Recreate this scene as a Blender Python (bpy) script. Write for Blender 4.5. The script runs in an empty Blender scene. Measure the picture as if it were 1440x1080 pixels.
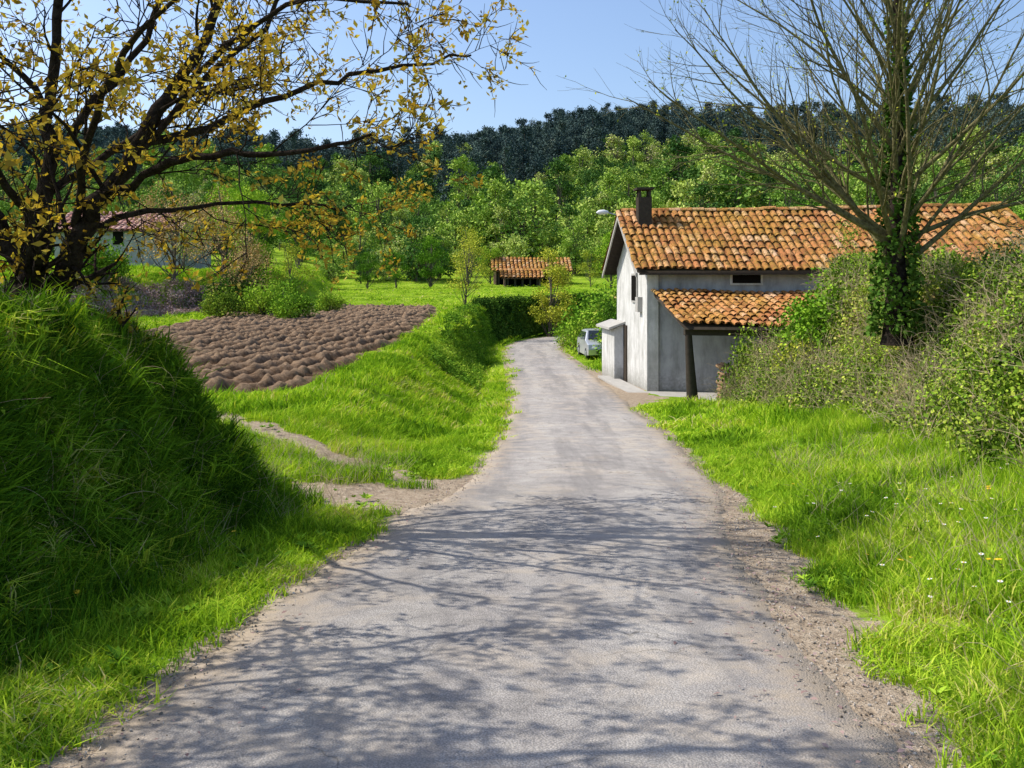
import bpy, bmesh, math, random
import numpy as np
from mathutils import Vector, Matrix, Quaternion
rng=np.random.default_rng(7); random.seed(7)
scene=bpy.context.scene
# ---------------------------------------------------------------- utils
def smooth(t):
    t=np.clip(t,0,1); return t*t*(3-2*t)
def _hash(ix,iy,seed):
    h=(ix.astype(np.int64)*374761393+iy.astype(np.int64)*668265263+seed*1442695041)&0x7fffffff
    h=((h^(h>>13))*1274126177)&0x7fffffff
    return ((h^(h>>16))&0xffff)/65535.0
def vnoise(x,y,seed=0):
    x=np.asarray(x,float);y=np.asarray(y,float)
    ix=np.floor(x);iy=np.floor(y);fx=x-ix;fy=y-iy
    fx=fx*fx*(3-2*fx);fy=fy*fy*(3-2*fy)
    a=_hash(ix,iy,seed);b=_hash(ix+1,iy,seed);c=_hash(ix,iy+1,seed);d=_hash(ix+1,iy+1,seed)
    return (a*(1-fx)+b*fx)*(1-fy)+(c*(1-fx)+d*fx)*fy
def fbm(x,y,seed=0,o=3):
    v=0;a=.5
    for i in range(o):
        v=v+a*vnoise(x*2**i,y*2**i,seed+i*17);a*=.5
    return v/(1-.5**o)
def np_mesh(name,V,F,mats=None,smooth_sh=False,attrs=None,mat_idx=None):
    V=np.asarray(V,np.float32);F=np.asarray(F,np.int32);k=F.shape[1]
    me=bpy.data.meshes.new(name)
    me.vertices.add(len(V));me.vertices.foreach_set('co',V.ravel())
    me.loops.add(F.size);me.loops.foreach_set('vertex_index',F.ravel())
    me.polygons.add(len(F));me.polygons.foreach_set('loop_start',np.arange(0,F.size,k,dtype=np.int32))
    if smooth_sh: me.polygons.foreach_set('use_smooth',np.ones(len(F),bool))
    if mats:
        for m in mats: me.materials.append(m)
    if mat_idx is not None: me.polygons.foreach_set('material_index',np.asarray(mat_idx,np.int32))
    me.update(calc_edges=True)
    if attrs:
        for n,a in attrs.items():
            at=me.attributes.new(n,'FLOAT','POINT');at.data.foreach_set('value',np.asarray(a,np.float32))
    return me
def add(name,me,parent=None,loc=(0,0,0),rot=(0,0,0),scale=(1,1,1)):
    o=bpy.data.objects.new(name,me);scene.collection.objects.link(o)
    o.location=loc;o.rotation_euler=rot;o.scale=scale
    if parent: o.parent=parent
    return o
def empty(name,loc=(0,0,0)):
    o=bpy.data.objects.new(name,None);scene.collection.objects.link(o);o.location=loc;return o
# ---------------------------------------------------------------- materials
class NB:
    def __init__(s,name):
        s.m=bpy.data.materials.new(name);s.m.use_nodes=True;s.t=s.m.node_tree;s.n=s.t.nodes;s.l=s.t.links
        s.n.clear();s.out=s.n.new('ShaderNodeOutputMaterial')
    def N(s,typ,**kw):
        n=s.n.new(typ)
        for k,v in kw.items(): setattr(n,k,v)
        return n
    def L(s,a,b): s.l.new(a,b)
    def val(s,x,sock):
        if isinstance(x,(int,float)): sock.default_value=x
        elif isinstance(x,tuple): sock.default_value=x if len(x)==4 else (*x,1)
        else: s.l.new(x,sock)
    def pos(s): return s.N('ShaderNodeNewGeometry').outputs['Position']
    def noise(s,scale,detail=4,rough=.6,vec=None,dist=0):
        n=s.N('ShaderNodeTexNoise');n.inputs['Scale'].default_value=scale;n.inputs['Detail'].default_value=detail
        n.inputs['Roughness'].default_value=rough;n.inputs['Distortion'].default_value=dist
        s.L(vec if vec is not None else s.pos(),n.inputs['Vector']);return n.outputs['Fac']
    def ramp(s,f,stops):
        r=s.N('ShaderNodeValToRGB');e=r.color_ramp.elements
        while len(e)<len(stops): e.new(.5)
        for i,(p,c) in enumerate(stops):
            e[i].position=p;e[i].color=(*c,1) if isinstance(c,tuple) else (c,c,c,1)
        s.val(f,r.inputs['Fac']);return r.outputs['Color']
    def mix(s,f,a,b,mode='MIX'):
        n=s.N('ShaderNodeMix',data_type='RGBA',blend_type=mode)
        s.val(f,n.inputs[0]);s.val(a,n.inputs[6]);s.val(b,n.inputs[7]);return n.outputs[2]
    def math(s,op,a,b=0.0,c=None,clamp=False):
        n=s.N('ShaderNodeMath',operation=op,use_clamp=clamp);s.val(a,n.inputs[0]);s.val(b,n.inputs[1])
        if c is not None:s.val(c,n.inputs[2])
        return n.outputs[0]
    def attr(s,name): 
        n=s.N('ShaderNodeAttribute');n.attribute_name=name;return n.outputs['Fac']
    def rand(s): return s.N('ShaderNodeObjectInfo').outputs['Random']
    def bump(s,h,strength=.5,dist=.02):
        n=s.N('ShaderNodeBump');n.inputs['Strength'].default_value=strength;n.inputs['Distance'].default_value=dist
        s.L(h,n.inputs['Height']);return n.outputs[0]
    def bsdf(s,col,rough=.8,normal=None,metal=0,spec=.3):
        if rough>=.85 and metal==0:
            b=s.N('ShaderNodeBsdfDiffuse');s.val(col,b.inputs['Color'])
        else:
            b=s.N('ShaderNodeBsdfPrincipled');s.val(col,b.inputs['Base Color']);s.val(rough,b.inputs['Roughness'])
            b.inputs['Metallic'].default_value=metal;b.inputs['Specular IOR Level'].default_value=spec
        if normal is not None: s.L(normal,b.inputs['Normal'])
        s.L(b.outputs[0],s.out.inputs[0]);return b
def leaf_mat(name,stops,trans=.0,pn=.25,pn_scale=.5,rw=.5,tcol=(1.1,1.25,.5),gloss=False):
    b=NB(name)
    f=b.math('ADD',b.math('MULTIPLY',b.attr('rnd'),1-rw),b.math('MULTIPLY',b.rand(),rw))
    f=b.math('ADD',f,b.math('MULTIPLY',b.math('SUBTRACT',b.noise(pn_scale,1),.5),pn*4),clamp=True)
    c=b.ramp(f,stops)
    if gloss:
        d=b.N('ShaderNodeBsdfPrincipled');b.L(c,d.inputs['Base Color']);d.inputs['Roughness'].default_value=.5;d.inputs['Specular IOR Level'].default_value=.3
    else:
        d=b.N('ShaderNodeBsdfDiffuse');b.L(c,d.inputs['Color'])
    if trans<=0: b.L(d.outputs[0],b.out.inputs[0]);return b.m
    t=b.N('ShaderNodeBsdfTranslucent');b.L(b.mix(1.0,c,(*tcol,1),'MULTIPLY'),t.inputs[0])
    m=b.N('ShaderNodeMixShader');m.inputs[0].default_value=trans;b.L(d.outputs[0],m.inputs[1]);b.L(t.outputs[0],m.inputs[2]);b.L(m.outputs[0],b.out.inputs[0])
    return b.m
def plain(name,col,rough=.7,var=.3,scale=6,metal=0,spec=.3,bump=.2):
    b=NB(name);n=b.noise(scale,4,.65)
    c=b.mix(b.math('MULTIPLY',n,1.0),tuple(x*(1-var) for x in col),tuple(min(1,x*(1+var)) for x in col))
    b.bsdf(c,rough,b.bump(b.noise(scale*5,3),bump,.01) if bump>0 else None,metal,spec);return b.m
M_grass=leaf_mat('grass_blade',[(0,(.07,.16,.012)),(.28,(.17,.33,.018)),(.55,(.33,.52,.03)),(.8,(.51,.65,.05)),(.93,(.64,.65,.11)),(1,(.64,.52,.26))],.25,.36,.55,.45,(1.15,1.15,.4))
M_grassd=leaf_mat('shaded_grass_blade',[(0,(.035,.085,.010)),(.35,(.08,.18,.014)),(.65,(.16,.31,.018)),(.9,(.27,.43,.03)),(1,(.45,.45,.12))],.2,.3,.9,.5,(1.15,1.15,.4))  # darker copy of the grass colours, with the bank face's shade put in
M_leafgreen=leaf_mat('leaf_green',[(0,(.05,.12,.014)),(.4,(.13,.27,.022)),(.75,(.28,.44,.035)),(1,(.46,.58,.06))],0,.2,.2,.6)
M_leafdark=leaf_mat('leaf_dark',[(0,(.022,.055,.010)),(.5,(.06,.13,.018)),(1,(.15,.24,.035))],0,.2,.3,.6)
M_leafyel=leaf_mat('leaf_yellow',[(0,(.22,.28,.025)),(.5,(.42,.46,.045)),(1,(.62,.58,.07))],0,.2,.4,.3)
M_bronze=leaf_mat('leaf_bronze',[(0,(.20,.13,.03)),(.3,(.40,.28,.05)),(.65,(.55,.43,.07)),(.9,(.62,.56,.14)),(1,(.88,.80,.66))],.42,.15,.6,.2,(1.2,1.05,.4))
M_orange=leaf_mat('leaf_orange',[(0,(.28,.15,.06)),(.5,(.50,.31,.12)),(1,(.62,.46,.20))],0,.2,.6,.3)
M_ivy=leaf_mat('leaf_ivy',[(0,(.04,.08,.012)),(.3,(.13,.22,.022)),(.6,(.29,.40,.04)),(.86,(.47,.52,.08)),(1,(.40,.29,.12))],0,.3,.8,.3)
M_wood_far=leaf_mat('leaf_woodland',[(0,(.04,.09,.033)),(.25,(.085,.17,.04)),(.5,(.19,.32,.055)),(.72,(.36,.49,.08)),(.9,(.50,.56,.15)),(1,(.38,.31,.22))],0,.10,.02,.8)
M_forest=leaf_mat('leaf_forest_haze',[(0,(.048,.078,.078)),(.5,(.078,.118,.105)),(.85,(.11,.155,.12)),(1,(.165,.19,.14))],0,.15,.012,.6)  # distance haze is put into these bluish, lifted leaf colours
M_dry=leaf_mat('bracken_dry',[(0,(.18,.11,.10)),(.5,(.40,.28,.25)),(1,(.60,.47,.42))],0,.2,.8,.3)
def bark(name,c1,c2,sc=14):
    b=NB(name);n=b.noise(sc,4,.7);b.bsdf(b.ramp(n,[(.3,c1),(.7,c2)]),.9,b.bump(b.noise(sc*2.5,3,.7),.9,.03),0,.15);return b.m
M_bark=bark('bark_dark',(.014,.010,.008),(.065,.05,.04))
M_bark2=bark('bark_olive',(.07,.058,.028),(.28,.25,.12))
M_barkf=bark('bark_far',(.06,.05,.04),(.20,.17,.13),3)
# ---------------------------------------------------------------- road centre line
ctrl=np.array([(-.15,-24),(-.15,-10),(-.15,0),(-.13,3.8),(0,5.6),(.36,8.4),(.82,11),(1.22,13.8),(1.56,20),(1.66,27.6),(1.52,39),(1.2,50),(1.3,56),(2.1,61.5),(4.2,66.5),(8.5,71),(15,74.5),(26,77.5),(45,80),(120,80)],float)
def chaikin(P,n):
    for _ in range(n):
        Q=[P[0]]
        for i in range(len(P)-1): Q+= [P[i]*.75+P[i+1]*.25,P[i]*.25+P[i+1]*.75]
        Q.append(P[-1]);P=np.array(Q)
    return P
RC=chaikin(ctrl,3)
seg=np.r_[0,np.cumsum(np.hypot(*np.diff(RC,axis=0).T))]
RS=np.arange(0,seg[-1],.4);RX=np.interp(RS,seg,RC[:,0]);RY=np.interp(RS,seg,RC[:,1])
RTx=np.gradient(RX);RTy=np.gradient(RY);_l=np.hypot(RTx,RTy);RTx/=_l;RTy/=_l
def zroad(y): return np.interp(y,[-24,0,12,16,20,24,28,34,40,50,60,200],[1.9,0,-.97,-1.22,-1.45,-1.62,-1.745,-1.89,-1.98,-2.07,-2.1,-2.1])
_k=np.ones(9)/9
RZ=np.convolve(np.pad(zroad(RY),4,mode='edge'),_k,'valid')
HW=1.66
def road(x,y):
    x=np.asarray(x,float).ravel();y=np.asarray(y,float).ravel()
    S=np.empty(len(x));Z=np.empty(len(x))
    for i in range(0,len(x),20000):
        a=x[i:i+20000].astype(np.float32);b=y[i:i+20000].astype(np.float32)
        D=(a[:,None]-RX[None].astype(np.float32))**2+(b[:,None]-RY[None].astype(np.float32))**2
        k=D.argmin(1);d=np.sqrt(D[np.arange(len(k)),k])
        dx=a-RX[k];dy=b-RY[k]
        s=dx*RTy[k]-dy*RTx[k];al=dx*RTx[k]+dy*RTy[k]
        S[i:i+20000]=np.where(d<6,s,np.sign(s)*d)
        Z[i:i+20000]=np.interp(RS[k]+np.clip(al,-.4,.4),RS,RZ)
    return S,Z
TOP=1.22
def height(x,y,full=False):
    shp=np.shape(x);x=np.asarray(x,float).ravel();y=np.asarray(y,float).ravel()
    s,zr=road(x,y);u=-s-HW;v=s-HW
    n1=fbm(x*.5,y*.5,3)-.5;n2=fbm(x*1.9,y*1.9,9)-.5
    FL=np.interp(y,[-20,12,16,20,34,48,60,75,110,122,160,200,300,430,540,640,900],[-.85,-.88,-.82,-.68,-.25,0,.1,.35,1.3,1.8,7,13,38,64,79,87,88])
    rs=np.interp(x,[-500,-180,-110,-60,-10,34,65,120,250,500],[.92,.84,.78,.76,.84,1.02,1.06,.97,.98,1.05])
    far=smooth((y-150)/250)
    FL=FL*(1-far)+FL*rs*far + far*(fbm(x*.012,y*.012,5)-.5)*16
    FL=FL+smooth((x-12)/45)*6*smooth((y-80)/25)*(1-far)
    q=(x+24)*-.929+(y-34)*.371
    q=np.minimum(q,-(x+12)-(y-64)*.2)+n1*1.2
    ter=smooth(q/2.6)*2.0+np.clip(q,0,60)*.045
    FL=FL+ter*smooth((y-20)/9)*(1-far)
    e=1-smooth((y-9.0+n1*.8-.10*np.clip(-x-6,0,8))/2.1)
    T=FL+(TOP-FL)*e
    st=1.2+n1*.5; wid=1.3*e+(2.4-1.1*smooth((y-34)/10))*(1-e)
    L=zr+(T-zr)*smooth((u-st)/wid)
    L=L-.30*np.exp(-((u-1.0)/.22)**2)*smooth((y-17)/4)*(1-smooth((y-62)/10))
    L=L+e*.45*n2*2*smooth((u-1.1)/.5)*(1-smooth((u-3.2)/1))
    sl=.17*np.clip(v-.5,0,3.2)*(1-smooth((y-21)/6))
    eR=1-smooth((y-22.0)/2.2)
    R=zr+sl
    R=R+(1.15-R)*smooth((v-3.6+n1*.6)/1.4)*eR
    yard=smooth((v-1)/3)*smooth((y-24)/3)*(1-smooth((y-50)/10))
    R=R*(1-yard)+(-1.83)*yard
    h=np.where(s<0,L,R)
    off=np.clip(np.abs(s)-HW,0,None)
    h=h+(n2*.12+n1*.10)*smooth((off-.2)/.8)*(1-smooth((y-27)/3)*(s>0)*(y<45))
    dep=np.where(y>50,.10,.035)
    h=np.where(np.abs(s)<HW-.3,zr-dep,h-dep*(1-smooth((np.abs(s)-HW+.3)/.2)))
    if full: return h.reshape(shp),s.reshape(shp),zr.reshape(shp)
    return h.reshape(shp)
def polydist(x,y,P):
    d=np.full(np.shape(x),1e9)
    for (ax,ay),(bx,by) in zip(P[:-1],P[1:]):
        t=np.clip(((x-ax)*(bx-ax)+(y-ay)*(by-ay))/((bx-ax)**2+(by-ay)**2),0,1)
        d=np.minimum(d,np.hypot(x-ax-t*(bx-ax),y-ay-t*(by-ay)))
    return d
P1=[(-.8,11.7),(-3,14.4),(-5.7,17.3),(-9,19.6),(-14,23.5)]
P2=[(-1.0,10.5),(-3.2,11.7),(-6,14.6),(-9.5,17.2),(-15,21)]
def dirtmask(x,y,s):
    n=fbm(x*1.6,y*1.6,21)
    off=np.abs(s)-HW
    wR=np.where(s>0,.06+.36*smooth((14-y)/6)+.9*smooth((y-25)/2)*(1-smooth((y-36)/6)),.05)
    a=1-smooth((off-wR*(.2+1.6*n))/.20)
    p=1-smooth((np.minimum(polydist(x,y,P1),polydist(x,y,P2))-.27-.26*(n-.4))/.22)
    j=1-smooth((np.hypot((x+1.8)/1.4,(y-10.9)/1.05)-.8-.6*(n-.5))/.35)
    return np.clip(np.maximum(np.maximum(a,p*.97),j),0,1)
FP=[(-6.9,19.2),(-4.6,19.9),(-4.1,25),(-3.6,34),(-3.8,48),(-4.7,61),(-13,62),(-15.2,48),(-14.2,33),(-10.4,24.5)]
def inpoly(x,y,P):
    r=np.zeros(np.shape(x),bool);n=len(P)
    for i in range(n):
        x1,y1=P[i];x2,y2=P[(i+1)%n]
        c=((y1>y)!=(y2>y))&(x<(x2-x1)*(y-y1)/(y2-y1+1e-9)+x1);r^=c
    return r
# ---------------------------------------------------------------- terrain sheet
def axis(a,b,step,lo,hi,g):
    c=list(np.arange(a,b,step));s=step;v=c[-1]
    while v<hi: s*=g;v+=s;c.append(v)
    s=step;v=a;p=[]
    while v>lo: s*=g;v-=s;p.append(v)
    return np.array(p[::-1]+c)
ax=axis(-9,9.5,.09,-700,700,1.05);ay=axis(2.5,20,.09,-24,950,1.016)
X,Y=np.meshgrid(ax,ay);Hh,Sd,_=height(X,Y,True)
dm=dirtmask(X,Y,Sd)
def grid_faces(nx,ny):
    i=np.arange(nx*ny).reshape(ny,nx);return np.stack([i[:-1,:-1],i[:-1,1:],i[1:,1:],i[1:,:-1]],-1).reshape(-1,4)
b=NB('ground_mat')
n1=b.noise(.35,3);n2=b.noise(9,4,.7);n3=b.noise(60,2,.7)
g=b.ramp(n1,[(.3,(.12,.21,.013)),(.5,(.22,.36,.022)),(.7,(.36,.48,.04))])
g=b.mix(b.ramp(n2,[(.4,0.0),(.75,.55)]),g,(.07,.09,.018))
g=b.mix(b.ramp(b.noise(2.2,3),[(.55,0.0),(.72,.5)]),g,(.38,.31,.13))
d_=b.ramp(b.math('ADD',b.math('MULTIPLY',n2,.5),b.math('MULTIPLY',n3,.5)),[(.3,(.15,.11,.075)),(.5,(.36,.28,.20)),(.68,(.56,.47,.36))])
mk=b.math('ADD',b.attr('dirt'),b.math('MULTIPLY',b.math('SUBTRACT',n2,.5),.9))
b.bsdf(b.mix(b.ramp(mk,[(.38,0.0),(.55,1.0)]),g,d_),.95,b.bump(b.math('ADD',n2,b.math('MULTIPLY',n3,.5)),.8,.05),0,.1)
add('ground',np_mesh('ground',np.stack([X,Y,Hh],-1).reshape(-1,3),grid_faces(len(ax),len(ay)),[b.m],True,{'dirt':dm.ravel()}))
# ---------------------------------------------------------------- road
rs=np.arange(0,RS[-1]-1,.1);rx=np.interp(rs,RS,RX);ry=np.interp(rs,RS,RY);rz=np.interp(rs,RS,RZ)
tx=np.interp(rs,RS,RTx);ty=np.interp(rs,RS,RTy)
tt=np.r_[-1.03,np.linspace(-1,1,17),1.03];nc=len(tt);V=[]
jl=(fbm(rs*1.1,rs*0+3,31)-.5)*.22+(vnoise(rs*6,rs*0,33)-.5)*.05;jr=(fbm(rs*1.1,rs*0+9,35)-.5)*.26+(vnoise(rs*6,rs*0,37)-.5)*.05
for k,t in enumerate(tt):
    w=t*(HW+(jl if t<0 else jr)*abs(t)**3)
    lum=(vnoise(rx*.0+w*1.2+5,rs*.6,41)-.5)*.012
    V.append(np.stack([rx+ty*w,ry-tx*w,rz+.006+.020*(1-t*t)+lum-(.07 if abs(t)>1 else (.006 if abs(t)==1 else 0))],-1))
V=np.stack(V,1).reshape(-1,3)
edge=np.tile(np.abs(tt),len(rs));wear=np.tile(np.exp(-((np.abs(tt)-.45)/.16)**2),len(rs))
b=NB('old_asphalt')
n1=b.noise(.5,3);n2=b.noise(4,4,.65);n3=b.noise(110,2,.7);nf=b.noise(1.3,4,.7,dist=.6)
vo=b.N('ShaderNodeTexVoronoi');vo.inputs['Scale'].default_value=90;b.L(b.pos(),vo.inputs['Vector'])
c=b.ramp(b.math('ADD',b.math('MULTIPLY',n1,.5),b.math('MULTIPLY',n2,.5)),[(.34,(.25,.23,.215)),(.5,(.39,.355,.33)),(.64,(.52,.475,.43))])
c=b.mix(b.math('MULTIPLY',b.attr('wear'),b.math('MULTIPLY',n2,.7)),c,(.60,.55,.49))
c=b.mix(b.ramp(vo.outputs['Distance'],[(.25,.0),(.6,.5)]),c,(.14,.13,.12))
c=b.mix(b.ramp(n3,[(.5,0.0),(.72,.5)]),c,(.58,.54,.49))
c=b.mix(b.ramp(nf,[(.50,0.0),(.62,.4)]),c,(.54,.45,.35))
mp=b.N('ShaderNodeMapping');mp.inputs['Scale'].default_value=(1.6,.16,1);b.L(b.pos(),mp.inputs[0])
c=b.mix(b.ramp(b.noise(1.0,4,.7,mp.outputs[0]),[(.49,0.0),(.60,.5)]),c,(.21,.195,.185))
em=b.math('ADD',b.attr('edge'),b.math('MULTIPLY',b.math('SUBTRACT',n2,.5),.7))
c=b.mix(b.ramp(em,[(.74,0.0),(1.0,.9)]),c,(.40,.32,.235))
wv=b.N('ShaderNodeTexVoronoi',feature='DISTANCE_TO_EDGE');wv.inputs['Scale'].default_value=.8
va=b.N('ShaderNodeVectorMath',operation='ADD');nn=b.N('ShaderNodeTexNoise');nn.inputs['Scale'].default_value=2.5;b.L(b.pos(),nn.inputs['Vector']);b.L(b.pos(),va.inputs[0]);b.L(nn.outputs['Color'],va.inputs[1]);b.L(va.outputs[0],wv.inputs['Vector'])
c=b.mix(b.math('MULTIPLY',b.ramp(wv.outputs['Distance'],[(.0,.6),(.010,0.0)]),b.ramp(n1,[(.45,0.0),(.6,1.0)])),c,(.09,.08,.06))
b.bsdf(c,.9,b.bump(b.math('ADD',b.math('MULTIPLY',vo.outputs['Distance'],.8),n3),.5,.012),0,.2)
add('road',np_mesh('road',V,grid_faces(nc,len(rs)),[b.m],True,{'edge':edge,'wear':wear}))
# ---------------------------------------------------------------- ploughed field
fx=np.arange(-16.5,-3,.07);fy=np.concatenate([np.arange(18.4,34,.08),np.arange(34,63,.13)])
X,Y=np.meshgrid(fx,fy);base=height(X,Y)
U_=X*.975-.22*Y;V_=.22*X+.975*Y
ph=(U_+1.3*(fbm(U_*.13,V_*.09,51)-.5)+.22*(fbm(U_*.8,V_*.5,52)-.5))/.66
fur=(.5+.5*np.sin(ph*2*math.pi))**1.2
cl=fbm(U_*3.4+.31*V_,V_*1.5-.4*U_,53,3);cl2=fbm(U_*7.3+1.7*V_,V_*6.1-1.3*U_,57,2);cl3=np.clip(fbm(U_*5.9-1.1*V_,V_*4.7+.9*U_,58,2)-.58,0,1)
pd=polydist(X,Y,FP+[FP[0]]);fade=smooth(pd/.7)
hf=.20*(fur-.35)+.13*(cl-.5)+.12*(cl2-.5)+.32*cl3
Z=base-.03+(.10+hf)*fade
cx=X[:-1,:-1]+.05;cy=Y[:-1,:-1]+.05
jx=cx+(fbm(cx*.9,cy*.9,55)-.5)*.5;jy=cy+(fbm(cx*.9,cy*.9,56)-.5)*.5
keep=inpoly(jx,jy,FP).ravel()
b=NB('ploughed_soil');n=b.noise(6,4,.75);nn=b.noise(.6,2)
c=b.ramp(b.math('ADD',b.math('MULTIPLY',n,.6),b.math('MULTIPLY',b.attr('dry'),.4)),[(.30,(.05,.028,.015)),(.48,(.165,.100,.058)),(.68,(.38,.26,.165))])  # soil colour follows height: darker in troughs, lighter on crests and clods
c=b.mix(b.math('MULTIPLY',nn,.25),c,(.22,.14,.085))
b.bsdf(c,.95,b.bump(b.noise(18,4,.75),1.0,.10),0,.1)
add('ploughed_field',np_mesh('ploughed_field',np.stack([X,Y,Z],-1).reshape(-1,3),grid_faces(len(fx),len(fy))[keep],[b.m],False,{'dry':np.clip(hf.ravel()*3+.45,0,1)}))
# ---------------------------------------------------------------- leaf geometry
def rand_unit(n):
    v=rng.normal(size=(n,3));return v/np.linalg.norm(v,axis=1,keepdims=True)
def leaf_quads(C,size,aspect=.5,updir=.3):
    n=len(C);d=rand_unit(n);nr=rand_unit(n);nr[:,2]=np.abs(nr[:,2])+updir
    s=np.cross(d,nr);s/=np.linalg.norm(s,axis=1,keepdims=True)+1e-9
    L=(size*(.6+.8*rng.random(n)))[:,None];W=L*aspect*.5
    V=np.stack([C,C+d*L*.45+s*W,C+d*L,C+d*L*.45-s*W],1).reshape(-1,3)
    F=np.arange(4*n).reshape(n,4);r=np.repeat(rng.random(n),4)
    return V,F,r
class MB:
    def __init__(s): s.V=[];s.F=[];s.M=[];s.R=[];s.n=0
    def addq(s,V,F,m,r=None):
        V=np.asarray(V,float);F=np.asarray(F,int)
        s.V.append(V);s.F.append(F+s.n);s.M.append(np.full(len(F),m));s.R.append(np.full(len(V),.5) if r is None else r);s.n+=len(V)
    def tube(s,P,R,m=0,k=6):
        P=np.asarray(P,float);R=np.asarray(R,float);n=len(P)
        if len(R)!=n: R=np.interp(np.linspace(0,1,n),np.linspace(0,1,len(R)),R)
        T=np.gradient(P,axis=0);T/=np.linalg.norm(T,axis=1,keepdims=True)+1e-9
        ref=np.array([.31,.17,.93]) if abs(T[0][2])<.8 else np.array([.93,.31,.17])
        A=np.cross(T,ref);A/=np.linalg.norm(A,axis=1,keepdims=True)+1e-9;B=np.cross(T,A)
        a=np.arange(k)*2*math.pi/k
        V=P[:,None]+R[:,None,None]*(np.cos(a)[None,:,None]*A[:,None]+np.sin(a)[None,:,None]*B[:,None])
        i=np.arange(n*k).reshape(n,k);j=np.roll(i,-1,1)
        F=np.stack([i[:-1],j[:-1],j[1:],i[1:]],-1).reshape(-1,4)
        s.addq(V.reshape(-1,3),F,m)
    def mesh(s,name,mats,sm=True):
        return np_mesh(name,np.concatenate(s.V),np.concatenate(s.F),mats,sm,{'rnd':np.concatenate(s.R)},np.concatenate(s.M))
def path_pts(p,d,L,n,jit,up):
    P=[np.array(p,float)];d=np.array(d,float);d/=np.linalg.norm(d)
    for i in range(n):
        d=d+rng.normal(size=3)*jit+np.array([0,0,up]);d/=np.linalg.norm(d)
        P.append(P[-1]+d*L/n)
    return np.array(P)
def interp_path(P,t):
    t=t*(len(P)-1);i=min(int(t),len(P)-2);f=t-i
    return P[i]*(1-f)+P[i+1]*f,(P[i+1]-P[i])/(np.linalg.norm(P[i+1]-P[i])+1e-9)
def side_dir(d,ang):
    r=rand_unit(1)[0];s=np.cross(d,r);s/=np.linalg.norm(s)+1e-9
    return d*math.cos(ang)+s*math.sin(ang)
# ---------------------------------------------------------------- cherry tree (left)
RMIN=.0035
def children(mb,P,r0,specs,lvl,tips,jit,up,mat=0):
    if lvl>=len(specs): return
    cnt,Ln,an,seg=specs[lvl]
    cnt=max(1,int(round(cnt*rng.uniform(.8,1.2))))
    for c in range(cnt):
        t=.2+.8*(c+rng.random())/cnt
        p,d=interp_path(P,min(t,.999))
        dd=side_dir(d,rng.uniform(*an));L=Ln*rng.uniform(.55,1.25)*(1.15-.5*t)
        Q=path_pts(p,dd,L,seg,jit,up)
        r=r0*(1-.65*t)*.55;r=max(r,RMIN)
        mb.tube(Q,np.linspace(r,max(r*.3,.002),len(Q)),mat,5 if r>.015 else 3)
        if lvl>=len(specs)-2: tips.append(Q)
        children(mb,Q,r,specs,lvl+1,tips,jit,up,mat)
def cherry(limbs,specs,seed_leaf=.75,leafn=7):
    mb=MB();tips=[]
    for pts,r0,r1 in limbs:
        P=chaikin(np.array(pts,float),2);P[1:-1]+=rng.normal(size=(len(P)-2,3))*.022
        R=np.linspace(r0,r1,len(P))*(1+.2*(rng.random(len(P))-.5))
        mb.tube(P,R,0,9 if r0>.08 else 6)
        children(mb,P,max(r0*.5,r1*1.3),specs,0,tips,.17,.025)
    C=[]
    for Q in tips:
        if rng.random()<seed_leaf*min(1,max(.35,.35+.25*(Q[0][0]+1.2)+.1*Q[0][2])):
            for _ in range(rng.integers(2,leafn)):
                p,_d=interp_path(Q,rng.uniform(.35,.999));
                k=rng.integers(2,5);C.append(p+rng.normal(size=(k,3))*.028)
    C=np.concatenate(C);V,F,r=leaf_quads(C,.068,.52);mb.addq(V,F,1,r)
    return mb
limbs=[([(.03,0,-.5),(.0,0,-.1),(-.06,0,.3),(-.1,0,.5)],.27,.17),
 ([(-.08,0,.3),(-.3,.1,.8),(-.7,.2,1.25),(-1.2,.2,1.8),(-1.6,.3,2.6)],.12,.035),
 ([(-.1,0,.35),(-.06,.1,1.0),(.02,.2,1.6),(-.12,.3,2.4),(.12,.3,3.3),(.0,.2,4.4)],.11,.025),
 ([(.02,0,-.1),(.3,-.1,.5),(.48,-.2,.95),(.8,-.2,1.35),(1.1,-.1,1.9),(1.4,.1,2.5),(1.75,.2,3.2),(1.95,.3,4.3)],.135,.025),
 ([(.7,-.2,1.2),(1.3,-.5,1.5),(1.9,-.8,1.62),(2.6,-1,1.55),(3.5,-1.1,1.75)],.055,.012),
 ([(1.0,-.1,1.75),(1.7,.3,2.1),(2.4,.6,2.5),(3.1,.8,2.7),(4.3,.9,2.95)],.052,.011),
 ([(-.05,0,1.0),(-.25,-.8,1.9),(-.2,-1.5,2.6),(.1,-2.1,3.4)],.05,.015),
 ([(.02,.2,1.4),(.5,1.2,2.1),(1.1,2.0,2.8),(1.7,2.6,3.2)],.048,.014),
 ([(1.4,.1,2.4),(2.0,-.3,2.8),(2.7,-.6,3.1),(3.8,-.8,3.0)],.042,.010),
 ([(.3,0,1.9),(.9,.3,2.9),(1.3,.3,3.8),(1.6,.1,4.7)],.048,.014),
 ([(-.1,.3,2.3),(-.7,.2,3.0),(-1.1,0,3.9)],.04,.012),
 ([(.5,-.2,1.0),(1.2,.6,1.25),(2.0,1.2,1.35),(2.9,1.5,1.3)],.04,.009),
 ([(.45,-.2,1.0),(.9,-.9,1.9),(1.5,-1.5,2.5),(2.3,-1.9,2.9)],.048,.014),
 ([(.75,-.2,1.3),(1.5,0,2.3),(2.3,.1,3.2),(2.9,.0,3.9)],.048,.014)]
RMIN=.006
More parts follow.
